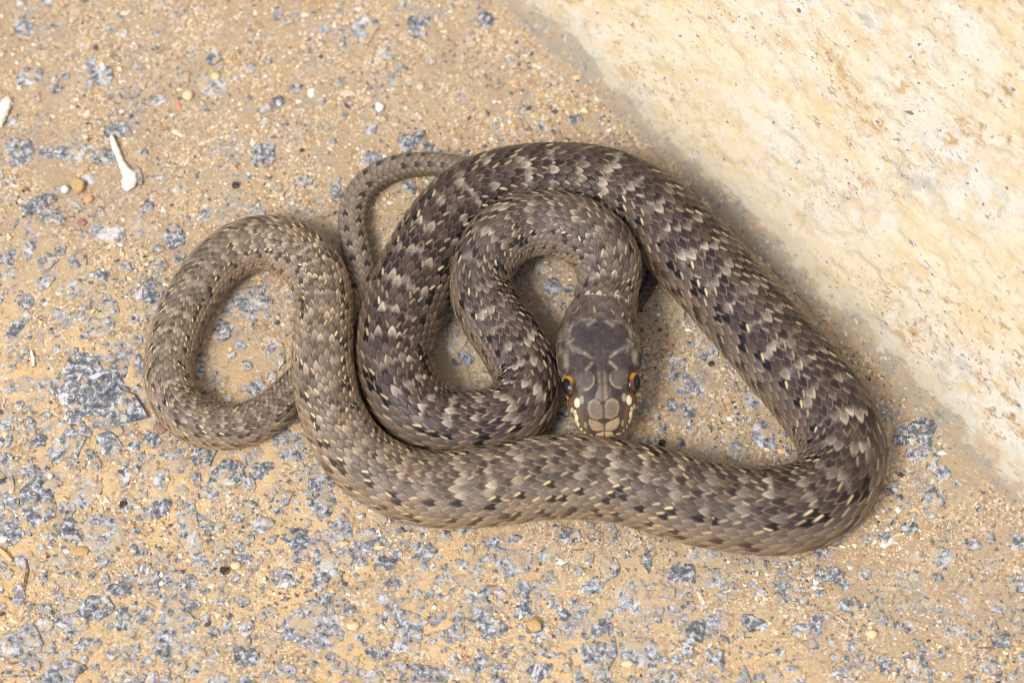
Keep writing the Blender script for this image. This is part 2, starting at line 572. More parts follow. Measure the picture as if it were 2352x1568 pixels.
# measured: x, y, width, height in the photo
TRACED = [
    (215, 884, 190, 165), (147, 1021, 78, 78), (87, 1154, 78, 95), (192, 1134, 66, 62), (25, 1224, 56, 46), (287, 1099, 20, 58), (320, 1061, 24, 46),
    (370, 1099, 32, 52), (372, 1166, 40, 40), (250, 1224, 105, 72), (240, 1279, 42, 46), (435, 1224, 42, 130), (520, 1084, 84, 52), (570, 1114, 28, 30),
    (600, 1079, 54, 36), (650, 1144, 38, 34), (602, 1206, 48, 36), (677, 1236, 58, 42), (650, 1326, 96, 50), (750, 1290, 56, 68), (345, 1339, 44, 56),
    (395, 1324, 36, 42), (705, 1439, 160, 150), (895, 1342, 62, 26), (872, 1371, 44, 38), (565, 1439, 34, 44), (410, 1439, 100, 98), (282, 1419, 46, 46),
    (335, 1409, 40, 46), (165, 1389, 54, 30), (215, 1479, 68, 32), (40, 1469, 100, 66), (145, 1544, 92, 54), (375, 1494, 44, 46), (445, 1534, 26, 36),
    (565, 1509, 48, 38), (505, 1371, 22, 38), (42, 1364, 24, 42), (102, 1394, 30, 22), (655, 1539, 44, 30), (925, 1449, 90, 108), (1095, 1389, 72, 76),
    (1045, 1459, 46, 44), (1125, 1534, 60, 50), (980, 1544, 120, 34), (780, 1214, 50, 58), (980, 1269, 42, 40), (1020, 1234, 32, 28), (965, 1391, 30, 24),
    (985, 1364, 24, 20), (1005, 1421, 34, 28), (25, 1069, 54, 46), (90, 1012, 30, 26), (250, 1024, 52, 56), (350, 1009, 44, 34), (634, 814, 36, 62),
    (590, 894, 46, 36), (655, 1020, 92, 72), (525, 914, 20, 14), (40, 884, 70, 32), (275, 1349, 62, 32), (750, 1164, 66, 64), (500, 1560, 50, 30),
    (300, 1560, 60, 30), (20, 960, 40, 60), (14, 1010, 26, 60), (340, 1180, 40, 30), (480, 1130, 40, 26), (415, 1124, 38, 24), (555, 1180, 44, 30),
    (1446, 1371, 94, 72), (1371, 1480, 76, 100), (1476, 1499, 98, 56), (1816, 1362, 80, 32), (1560, 1314, 70, 42), (1636, 1329, 52, 36), (1401, 1304, 36, 42),
    (1486, 1289, 16, 50), (1650, 1424, 62, 48), (1590, 1454, 60, 42), (2046, 1529, 54, 44), (2200, 1454, 60, 30), (1640, 1509, 40, 36), (1208, 1519, 38, 34),
    (1240, 1544, 56, 34), (1526, 1556, 70, 26), (1776, 1549, 42, 34), (1346, 1404, 32, 36), (1580, 1394, 30, 26), (1890, 1324, 34, 30), (2136, 1380, 42, 30),
    (1746, 1364, 30, 22), (1740, 1300, 34, 26), (1836, 1180, 30, 20), (1740, 920, 60, 36), (1690, 1036, 46, 36), (1690, 1000, 20, 16), (1810, 1032, 14, 24),
    (1950, 1389, 46, 30), (2090, 1440, 40, 30), (2290, 1390, 40, 26), (1840, 1450, 46, 30), (1960, 1480, 44, 30), (2270, 1530, 50, 30), (1310, 1230, 50, 30),
    (1180, 1290, 76, 66), (1130, 1250, 44, 30), (1090, 1300, 50, 36), (1260, 1270, 44, 40), (1060, 1215, 34, 26), (1200, 1350, 40, 34), (1130, 1440, 60, 40),
    (65, 176, 66, 44), (262, 300, 40, 34), (312, 408, 26, 40), (152, 345, 110, 44), (318, 520, 40, 46), (264, 540, 40, 52), (400, 542, 46, 52), (340, 664, 80, 56), (165, 664, 66, 44),
    (563, 700, 108, 74), (70, 556, 32, 54), (178, 596, 36, 30), (74, 456, 44, 26), (72, 480, 40, 26), (24, 640, 44, 40), (640, 232, 26, 24),
    (606, 248, 30, 22), (280, 298, 42, 34), (227, 750, 62, 46), (36, 752, 40, 36), (590, 484, 56, 34), (90, 470, 70, 40), (120, 500, 60, 30),
    (768, 410, 30, 24), (1050, 790, 40, 50), (1060, 825, 50, 30), (1260, 660, 60, 44), (1245, 620, 40, 26), (1290, 700, 34, 24), (770, 440, 24, 36),
    (700, 415, 34, 20), (360, 232, 40, 26), (205, 410, 36, 26), (110, 600, 40, 34), (230, 530, 46, 36), (60, 690, 40, 34), (130, 720, 50, 30),
    (285, 610, 30, 26), (195, 190, 36, 24), (475, 490, 50, 30), (940, 430, 26, 46), (2100, 1280, 40, 24), (1990, 1240, 36, 22), (2230, 1250, 40, 22),
    (120, 1110, 40, 22), (15, 1110, 30, 40), (460, 1290, 34, 24), (440, 1390, 36, 20), (520, 1450, 30, 44), (840, 1240, 60, 44), (905, 1215, 40, 24),
    (885, 1290, 44, 34), (800, 1400, 36, 26), (1010, 1330, 30, 24), (860, 1500, 40, 30), (790, 1530, 50, 34), (620, 1400, 30, 22), (260, 1500, 30, 20),
]


def density(x, y):
    """How thickly stones show in the photo's several corners (0..1)."""
    d = 0.13 + 0.87 * sstep(350, 1300, y - 0.12 * x + 0.15 * np.maximum(0, 600 - x))
    d *= 1 - 0.68 * sstep(1200, 2300, x)
    return np.clip(d, 0.05, 1)


def lay_stones():
    recs = [(x, y, w, h) for x, y, w, h in TRACED]
    pts = np.array([(x, y) for x, y, _, _ in recs])
    rad = np.array([max(w, h) / 2 for *_, w, h in recs])
    tries = 0
    while len(recs) < 3000 and tries < 60000:
        tries += 1
        x, y = (rng.uniform(-80, 2432), rng.uniform(-80, 1660)) if len(recs) < 1500 else (rng.uniform(-900, 3000), rng.uniform(-500, 2300))
        if rng.random() > density(x, y) ** 1.2: continue
        r = min(6 + rng.exponential(7.5), 34)
        if len(recs) >= 1500 and -80 < x < 2432 and -80 < y < 1660: continue
        if (np.hypot(pts[:, 0] - x, pts[:, 1] - y) < (rad + r) * 0.92).any(): continue
        recs.append((x, y, 2 * r * rng.uniform(0.75, 1.3), 2 * r * rng.uniform(0.7, 1.1)))
        pts = np.vstack([pts, (x, y)]); rad = np.append(rad, r)
    out = []
    for x, y, w, h in recs:
        p = world_at(x, y, 0)
        if wall_dist(p) > -0.006: continue
        k = PX * depth_of(p)
        out.append((p, w / 2 * k, h / 2 * k / math.sin(PITCH)))
    P = np.array([o[0] for o in out])
    clear = snake_clearance(P)
    return [o for o, c in zip(out, clear) if c > 0.72]


stones = lay_stones()

def in_frame(p):
    x, y = photo_pos(p)
    return -20 < x < IMG_W + 20 and -20 < y < IMG_H + 20


stones.sort(key=lambda s: (not in_frame(s[0]), -s[1] * s[2]))
small_v, small_f, nv_ = [], [], 0
for i, (p, rx, ry) in enumerate(stones):
    me = SHAPES[i % len(SHAPES)]
    gz = float(ground_h(p[0], p[1]))
    rise = (0.00016 + 0.00030 * rng.random()) + min(0.06 * min(rx, ry), 0.0003)
    rz = max(0.55 * min(rx, ry), 0.0005)
    flip = rng.integers(0, 4) * math.pi / 2 if abs(rx - ry) < 0.25 * rx else rng.integers(0, 2) * math.pi
    sx, sy = (ry, rx) if abs(math.sin(flip)) > 0.5 else (rx, ry)
    rot = flip + rng.uniform(-0.25, 0.25)
    tilt = (rng.normal(0, 0.03), rng.normal(0, 0.03))
    if i < 300:
        o = bpy.data.objects.new('stone', me)
        COL.objects.link(o); o.parent = ground
        o.location = (p[0], p[1], gz + rise)
        o.rotation_euler = (tilt[0], tilt[1], rot)
        o.scale = (sx * 1.18, sy * 1.18, rz)
    else:
        v = np.array([q.co[:] for q in me.vertices]) * (sx * 1.1, sy * 1.1, rz)
        c, s = math.cos(rot), math.sin(rot)
        v = v @ np.array([[c, s, 0], [-s, c, 0], [0, 0, 1]]) + (p[0], p[1], gz + rise)
        small_v.append(v)
        small_f.append(np.array([list(f.vertices) for f in me.polygons if len(f.vertices) == 3]) + nv_)
        nv_ += len(v)
chips_o = mesh_np('stone_chips', np.vstack(small_v), np.vstack(small_f), STONE_MAT, ground)
tag(chips_o, kind='stuff')

# ------------------------------------------------------------------ loose sand grains
def grains():
    N = 52000
    x = rng.uniform(-120, 2472, N); y = rng.uniform(-120, 1690, N)
    x = np.append(x, rng.uniform(-800, 3000, 30000)); y = np.append(y, rng.uniform(-450, 2200, 30000))
    N = len(x)
    clump = fbm(x / 150, y / 150, seed=5, oct=3)
    keep = rng.random(N) < np.clip(0.04 + 2.8 * (clump - 0.45), 0.04, 1)
    x, y = x[keep], y[keep]
    p = world_at(x, y, 0.0)
    ok = (wall_dist(p) < -0.004) & (snake_clearance(p) > 0.86)
    p = p[ok]
    n = len(p)
    r = np.clip(rng.lognormal(math.log(0.00019), 0.50, n), 0.00009, 0.0007)
    base = np.array([[1, 0, 0], [0, 1, 0], [-1, 0, 0], [0, -1, 0], [0, 0, 1], [0, 0, -1]], float)
    v = base[None] * (0.7 + 0.6 * rng.random((n, 6, 1)))
    v = v + 0.25 * rng.normal(size=(n, 6, 3))
    v[:, :, 2] *= 0.8
    v *= r[:, None, None]
    a = rng.uniform(0, 6.28, n); c, s = np.cos(a), np.sin(a)
    st = rng.uniform(0.8, 1.5, n)
    vx = (v[:, :, 0] * c[:, None] - v[:, :, 1] * s[:, None]) * st[:, None]
    vy = v[:, :, 0] * s[:, None] + v[:, :, 1] * c[:, None]
    gz = ground_h(p[:, 0], p[:, 1])
    V = np.stack([vx + p[:, :1], vy + p[:, 1:2], v[:, :, 2] + (gz + r * rng.uniform(-0.1, 0.55, n))[:, None]], -1)
    F = np.array([[0, 1, 4], [1, 2, 4], [2, 3, 4], [3, 0, 4], [1, 0, 5], [2, 1, 5], [3, 2, 5], [0, 3, 5]])
    faces = (np.arange(n) * 6)[:, None, None] + F[None]
    pal = np.array([S(226, 192, 144), S(208, 174, 130), S(236, 210, 170), S(240, 226, 196), S(244, 238, 228), S(186, 150, 112), S(118, 118, 124), S(84, 84, 90), S(150, 152, 158), S(222, 176, 138), S(172, 132, 110)])
    pr = np.array([0.20, 0.12, 0.16, 0.13, 0.09, 0.08, 0.08, 0.07, 0.06, 0.02, 0.01])
    ci = rng.choice(len(pal), n, p=pr / pr.sum())
    col = pal[ci] * rng.uniform(0.85, 1.12, (n, 1))
    return V.reshape(-1, 3), faces.reshape(-1, 3), np.repeat(np.clip(col, 0, 0.85), 6, 0)


gm = Nodes('sand_grain')
grain_mat = gm.done(gm.attr('tint'), 0.75, 0.3)
gv, gf, gc = grains()
tag(mesh_np('sand_grains', gv, gf, grain_mat, ground, gc), kind='stuff')

# ------------------------------------------------------------------ the snake
ROWS, TAIL_ROWS = 23, 9
PHI_MAX = math.radians(124)
LRATIO = 1.62


def build_body():
    tail_start = float(np.interp(74.4, np.arange(len(ctrl_len)), ctrl_len))   # hidden under the coil
    s_head = float(np.interp(3.83, np.arange(len(ctrl_len)), ctrl_len))        # end of the head
    # rings: dense over the head, then a fixed number per row of scales
    ss = [0.0]
    rad_of = lambda s: float(np.interp(s, PS, PQ[:, 3]))
    sp = [0.0]
    while ss[-1] < PLEN - 0.0006:
        s = ss[-1]
        r = rad_of(s)
        tail = s >= tail_start
        L = (2 * PHI_MAX * max(r, 0.0008) / (TAIL_ROWS if tail else ROWS)) * (1.25 if tail else LRATIO)
        if s < s_head: L = (2 * PHI_MAX * 0.0062 / ROWS) * LRATIO * (0.72 + 0.28 * s / s_head)
        ds = min(L / 14.0, 0.00012) if s < s_head else L / 14.0
        ds = min(ds, 0.00024)
        if s < 0.002: ds = min(ds, 0.00002 + 0.06 * s)
        ss.append(s + ds); sp.append(sp[-1] + ds / L)
    s = np.array(ss); sp = np.array(sp)
    n = len(s)
    C = np.column_stack([np.interp(s, PS, PQ[:, k]) for k in range(3)])
    R = np.interp(s, PS, PQ[:, 3])
    R = R * (1 + 0.035 * (fbm(s * 55, s * 0, seed=77, oct=2) - 0.5))
    T = np.gradient(C, s, axis=0); T /= np.linalg.norm(T, axis=1)[:, None]
    # the head lies along one straight axis
    side = np.cross(T, [0, 0, 1.0]); side /= np.linalg.norm(side, axis=1)[:, None]
    up = np.cross(side, T)
    phi_d = np.linspace(-PHI_MAX, PHI_MAX, 191)
    phi_b = np.linspace(PHI_MAX, 2 * math.pi - PHI_MAX, 26)[1:-1]
    phi = np.concatenate([phi_d, phi_b])
    m = len(phi)
    ph = np.where(phi > math.pi, phi - 2 * math.pi, phi)
    # head measures (fraction of the head's length from the snout)
    hl = s_head
    f = np.clip(s / hl, 0, 1)
    ft = np.array([0, 0.006, 0.02, 0.04, 0.07, 0.11, 0.17, 0.23, 0.29, 0.36, 0.43, 0.50, 0.58, 0.66, 0.74, 0.82, 0.90, 1.0])
    fw = np.array([0.0, 14, 26, 37, 47, 56, 65, 72.5, 78.5, 84, 87, 90, 93.5, 95.5, 95, 91, 84, 75]) * 0.0000865
    fu = np.array([0.0, 7, 13, 18, 22, 26, 31, 36, 41, 45, 47, 48.5, 50, 52, 55, 59, 64, 70]) * 0.0000865
    fd = np.array([0.0, 6, 11, 15, 19, 23, 28, 33, 37, 41, 44, 47, 50, 53, 56, 58, 60, 60]) * 0.0000865
    hb = sstep(0.90, 1.06, s / hl)        # 0 head .. 1 body
    Aw = np.interp(f, ft, fw) * (1 - hb) + R * hb
    Bu = np.interp(f, ft, fu) * (1 - hb) + R * hb
    Bd = np.interp(f, ft, fd) * (1 - hb) + R * LOWER * hb
    ex = 2.0 + 0.75 * (1 - sstep(0.75, 1.05, s / hl)) * sstep(0.0, 0.1, s / hl)
    cs, sn = np.cos(ph)[None], np.sin(ph)[None]
    e = (2.0 / ex)[:, None]
    X = Aw[:, None] * np.sign(sn) * np.abs(sn) ** e
    Yt = np.where(cs > 0, Bu[:, None], Bd[:, None]) * np.sign(cs) * np.abs(cs) ** e
    # hollow under the brow where the eye sits
    hol = np.exp(-((s / hl - 0.41) / 0.095) ** 4)[:, None] * sstep(math.radians(30), math.radians(52), np.abs(ph))[None] * sstep(math.radians(118), math.radians(96), np.abs(ph))[None]
    X = X * (1 - 0.21 * hol)
    # belly pressed a little flat
    body = hb[:, None]
    flat = np.where(cs < -0.55, 0.12 * (np.abs(cs) - 0.55), 0) * Bd[:, None]
    Yt = Yt + flat * body
    X = X * (1 + 0.05 * np.where(cs < 0, np.sin(np.pi * np.clip(-cs, 0, 1)), 0) * body)

    # ---------------- scales
    tail = s >= tail_start
    nrow = np.where(tail, TAIL_ROWS, ROWS)[:, None]
    Q = ph[None] / (2 * PHI_MAX) * nrow
    SP = np.repeat(sp[:, None], m, 1)
    best = np.full((n, m), 1e9); bx = np.zeros((n, m)); bq = np.zeros((n, m)); bk = np.zeros((n, m)); bmv = np.full((n, m), 2.0); bdq = np.zeros((n, m))
    outm = np.full((n, m), 9.0)
    q0 = np.rint(Q)
    for dqi in (-1, 0, 1):
        qq = q0 + dqi
        off = np.mod(np.abs(qq), 2) * 0.5
        k0 = np.rint(SP - off)
        for dk in (-1, 0, 1):
            k = k0 + dk
            sc_ = k + off
            d = SP - sc_
            dq = Q - qq
            xx = np.clip((d + 0.20) / 0.82, 0, 2)
            mm = (np.abs(dq) / 0.64) ** 1.15 + xx ** 1.75
            inside = (mm < 1) & (d > -0.72)
            better = inside & (sc_ < best)
            best = np.where(better, sc_, best); bx = np.where(better, d, bx); bq = np.where(better, qq, bq)
            bk = np.where(better, k, bk); bmv = np.where(better, mm, bmv); bdq = np.where(better, dq, bdq)
            outm = np.where((~inside) & (d > -0.3) & (mm < outm), mm, outm)
    wsc = (2 * PHI_MAX * R / nrow[:, 0])[:, None]
    dors = (np.abs(ph) <= PHI_MAX)[None]
    H = wsc * (0.15 * np.clip((bx + 0.45) / 1.05, 0, 1) + 0.075 * (1 - np.clip(np.abs(bdq) / 0.6, 0, 1) ** 2)) - wsc * 0.035 * sstep(0.80, 1.0, bmv)
    # wide plates under the belly
    fr = SP - np.floor(SP)
    Hb = wsc * 0.10 * fr
    H = np.where(dors, H, Hb)
    front = s / hl
    scal_w = sstep(0.80, 0.92, front)[:, None]          # scales begin behind the big plates of the head

    # ---------------- colours
    def hs(a, b, seed): return hash3(a, b, np.zeros_like(a), seed)
    r1, r2, r3 = hs(bk, bq, 1), hs(bk, bq, 2), hs(bk, bq, 3)
    aq = np.abs(bq)
    # how strongly marked: bold on the fore body, washed out towards the tail
    cidx = np.interp(s, ctrl_len, np.arange(len(ctrl_len)))
    bold = np.interp(cidx, [0, 8, 18, 40, 44, 50, 58, 66, 72, 80, 95], [0.90, 0.90, 1.0, 1.0, 0.97, 0.92, 0.88, 0.86, 0.82, 0.6, 0.6])[:, None]
    lightn = np.interp(cidx, [0, 8, 16, 22, 40, 46, 52, 58, 72, 76, 95], [0.30, 0.38, 0.15, 0.0, 0.05, 0.40, 0.65, 0.72, 0.66, 0.2, 0.1])[:, None]
    brown, greyb, tanc = S(92, 78, 72), S(146, 132, 118), S(146, 126, 102)
    darkc, blackc = S(44, 33, 38), S(20, 15, 22)
    palec, yell = S(208, 194, 170), S(238, 218, 158)
    t_fl = sstep(3.5, 8.5, aq)[..., None]
    c = brown * (1 - lightn[..., None]) + greyb * lightn[..., None]
    c = c * (1 - t_fl) + tanc * t_fl
    c = c * (0.76 + 0.44 * r1[..., None])
    warm = (hs(bk, bq, 9)[..., None] - 0.5)
    c = c * (0.92 + 0.22 * fbm(SP * 0.5, bq * 0.5, seed=93, oct=2)[..., None])
    c = c * (1 + warm * np.array([0.10, 0.0, -0.12]))
    def over(c, fac, col): return c * (1 - fac[..., None]) + col * fac[..., None]
    # thin pale bars across the back, every second scale, with dark edges and a browner middle between them
    kk = np.floor(bk / 2)
    tl_ = tail[:, None]
    even = np.mod(bk, 2) == 0
    SQ = 0.55 * best + 0.45 * SP                                            # mostly whole scales take the colour
    SQ = np.where(best > 1e8, SP, SQ)
    PER = 2.5
    wob = 0.85 * (vnoise(SP * 0.25, bq * 0.40, seed=91) - 0.5)
    bsc = np.where(best > 1e8, SP, best)
    bposC = np.abs(np.mod(bsc - 0.45 + wob, PER) / PER * 2 - 1)             # of the whole scale
    bpos = np.abs(np.mod(SQ - 0.45 + wob + 0.55 * (r1 - 0.5), PER) / PER * 2 - 1)   # 0 on the bar, 1 halfway to the next
    reach = 1 - sstep(2.9, 4.3, np.abs(Q) + 1.8 * (vnoise(SP * 0.5, Q * 0 + 3.0, seed=92) - 0.5))
    bst = np.clip(0.22 + 1.35 * (fbm(SP * 0.30, bq * 0.20, seed=94, oct=2) - 0.25), 0.12, 1)
    barw = np.interp(cidx, [0, 6, 10, 18, 22, 40, 45, 52, 60, 95], [0.40, 0.5, 0.9, 1.0, 1.05, 1.0, 0.66, 0.58, 0.42, 0.3])[:, None]
    edge_d = sstep(0.18, 0.36, bpos) * (1 - 0.60 * sstep(0.62, 0.92, bpos) * (aq <= 1))
    patch = sstep(0.20, 0.55, fbm(SP * 0.6, bq * 0.42, seed=98, oct=2))
    c = over(c, edge_d * reach * 0.86 * bold * (0.45 + 0.55 * patch) * (0.50 + 0.50 * r2) * ~tl_, darkc)
    c = over(c, sstep(0.66, 0.95, bpos) * (aq <= 1) * sstep(0.66, 0.40, bmv) * 0.40 * bold * ~tl_, S(122, 104, 84))
    barf = (1 - sstep(0.12, 0.30, bpos)) * reach * bst * np.where(r3 < 0.10, 0.2, 0.55 + 0.45 * r3) * barw * ~tl_
    barf = barf * (0.55 + 0.45 * np.maximum(sstep(-0.1, 0.35, bx), sstep(0.4, 0.75, bmv)))
    c = over(c, np.clip(barf * 1.2, 0, 0.95), palec)
    # dark spots carrying a cream dash, in lengthwise rows
    sidev = np.sign(bq)
    s3 = ((aq == 4) | ((aq == 3) & (r2 > 0.75))) & (bposC < 0.42) & (r1 > 0.15)
    s3b = (aq == 5) & (bposC > 0.12) & (bposC < 0.55) & (r2 > 0.50)
    s3c = (aq == 4) & (bposC > 0.42) & (r1 > 0.86)
    s6 = (aq == 7) & (bposC > 0.55) & (r1 > 0.10)
    s6b = (aq == 8) & (bposC > 0.62) & (r2 > 0.35)
    s8 = ((aq == 9) | (aq == 10)) & (bposC < 0.45) & (r1 > 0.25)
    tl = tail[:, None]
    c = over(c, (s3 | s3b | s3c) * 0.88 * bold * ~tl, blackc)
    c = over(c, (s6 | s6b) * 0.92 * bold * ~tl, S(74, 58, 50))
    c = over(c, s8 * 0.70 * ~tl, S(92, 62, 40))
    # tail: a double row of dark scales along the back and a brown line low on the sides
    c = np.where(tl[..., None], over(over(S(122, 111, 101) * np.ones_like(c) * (0.86 + 0.26 * r1[..., None]), ((aq == 1) & (r2 > 0.18) & (np.mod(bk, 2) == (bq > 0))) * 0.85 * sstep(0.9, 0.6, bmv), S(46, 40, 42)), ((aq >= 3)) * 0.55 * np.ones_like(r1), S(98, 76, 56)), c)
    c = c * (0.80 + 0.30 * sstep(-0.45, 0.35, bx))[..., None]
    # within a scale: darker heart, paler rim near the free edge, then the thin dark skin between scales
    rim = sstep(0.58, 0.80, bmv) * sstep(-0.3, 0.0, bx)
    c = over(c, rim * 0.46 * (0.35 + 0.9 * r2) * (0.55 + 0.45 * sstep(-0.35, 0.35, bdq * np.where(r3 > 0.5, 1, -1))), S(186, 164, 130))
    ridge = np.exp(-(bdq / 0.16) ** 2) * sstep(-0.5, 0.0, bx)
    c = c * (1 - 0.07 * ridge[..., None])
    dash_side = np.where(hs(bk, bq, 6) < 0.8, -sidev, sidev)
    # the dash hugs one slanting edge of its scale
    dl = np.exp(-((bmv - 0.62) / 0.20) ** 2) * sstep(-0.05, 0.10, bdq * dash_side) * sstep(-0.22, -0.02, bx) * sstep(0.52, 0.36, bx)
    dl = np.clip(dl * 1.35, 0, 1)
    strong = s3 & (r2 > 0.25)
    c = over(c, dl * strong * ~tl * (0.70 + 0.25 * r3), yell)
    weak = (s6 & (r2 > 0.3)) | ((aq <= 5) & (r3 > 0.72)) | ((aq >= 6) & (r1 > 0.88))
    c = over(c, dl * weak * (0.30 + 0.30 * r2) * (0.5 + 0.5 * ~tl), S(224, 204, 156))
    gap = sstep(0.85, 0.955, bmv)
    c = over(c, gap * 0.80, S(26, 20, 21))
    # underside
    bell = over(S(206, 186, 142) * np.ones((n, m, 3)), sstep(0.55, 0.75, fbm(SP * 0.9, ph[None] * 4 + 0 * SP, seed=95)) * 0.6, S(150, 108, 66))
    bell = bell * (1 - 0.45 * sstep(0.88, 1.0, fr)[..., None])
    c = np.where(dors[..., None], c, bell)

    nape = (sstep(0.80, 0.90, front) * sstep(1.06, 1.0, front))[:, None] * sstep(1.5, 0.9, np.abs(ph))[None]
    c = over(c, nape * 0.40, S(66, 56, 50))
    spots = (np.abs(front - 1.035) < 0.024)[:, None] & (r1 > 0.62) & (np.abs(ph) < 0.95)[None]
    c = over(c, spots * 0.55 * sstep(0.95, 0.45, bmv), S(226, 214, 186))

    # ---------------- the head's plates (drawn in the head's own frame: u across, v along)
    hv = (1475 - front * 1015)                            # 1475 at the snout, 460 at the nape
    scale_u = 0.2886 * 0.0000865
    Uh = X / scale_u                                      # across
    Vh = np.repeat(hv[:, None], m, 1)
    top = (cs > -0.1)
    headc, Hh = head_paint(Uh, Vh, Aw[:, None] / scale_u, ph[None] + 0 * X)
    w3 = scal_w[..., None]
    c = headc * (1 - w3) + c * w3
    H = H * scal_w * (0.45 + 0.55 * sstep(0.95, 1.3, front)[:, None]) + Hh * (1 - scal_w)
    H = H * sstep(0.0, 0.01, front)[:, None]
    fine = vnoise(SP * 16, Q * 9, seed=97)
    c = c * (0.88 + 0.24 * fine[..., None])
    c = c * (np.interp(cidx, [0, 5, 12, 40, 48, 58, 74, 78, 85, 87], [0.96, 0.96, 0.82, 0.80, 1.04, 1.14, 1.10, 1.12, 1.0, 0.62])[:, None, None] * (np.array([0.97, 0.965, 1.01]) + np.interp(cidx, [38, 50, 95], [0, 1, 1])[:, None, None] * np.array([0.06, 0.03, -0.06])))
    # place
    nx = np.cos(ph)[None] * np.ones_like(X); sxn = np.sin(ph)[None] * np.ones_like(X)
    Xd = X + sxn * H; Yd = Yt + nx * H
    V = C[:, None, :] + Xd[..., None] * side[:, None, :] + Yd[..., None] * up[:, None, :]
    # the jaw line and hollow in front of the eyes come from the width profile; close both ends
    verts = V.reshape(-1, 3)
    faces = grid_faces(n, m, wrap=True)
    frames = dict(s=s, C=C, T=T, side=side, up=up, Aw=Aw, Bu=Bu, hl=hl)
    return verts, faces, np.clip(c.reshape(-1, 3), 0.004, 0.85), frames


def poly_sd(px, py, poly):
    """Signed distance to a polygon, negative inside."""
    poly = np.array(poly, float)
    d = np.full(px.shape, 1e18); sgn = np.ones(px.shape)
    nP = len(poly)
    for i in range(nP):
        a, b = poly[i], poly[(i - 1) % nP]
        ex, ey = b[0] - a[0], b[1] - a[1]
        wx, wy = px - a[0], py - a[1]
        t = np.clip((wx * ex + wy * ey) / (ex * ex + ey * ey), 0, 1)
        d = np.minimum(d, (wx - ex * t) ** 2 + (wy - ey * t) ** 2)
        c1, c2, c3 = py >= a[1], py < b[1], ex * wy > ey * wx
        flip = (c1 & c2 & c3) | (~c1 & ~c2 & ~c3)
        sgn = np.where(flip, -sgn, sgn)
    return sgn * np.sqrt(d)


def seg_d(px, py, x0, y0, x1, y1):
    ex, ey = x1 - x0, y1 - y0
    t = np.clip(((px - x0) * ex + (py - y0) * ey) / (ex * ex + ey * ey), 0, 1)
    return np.hypot(px - x0 - ex * t, py - y0 - ey * t)


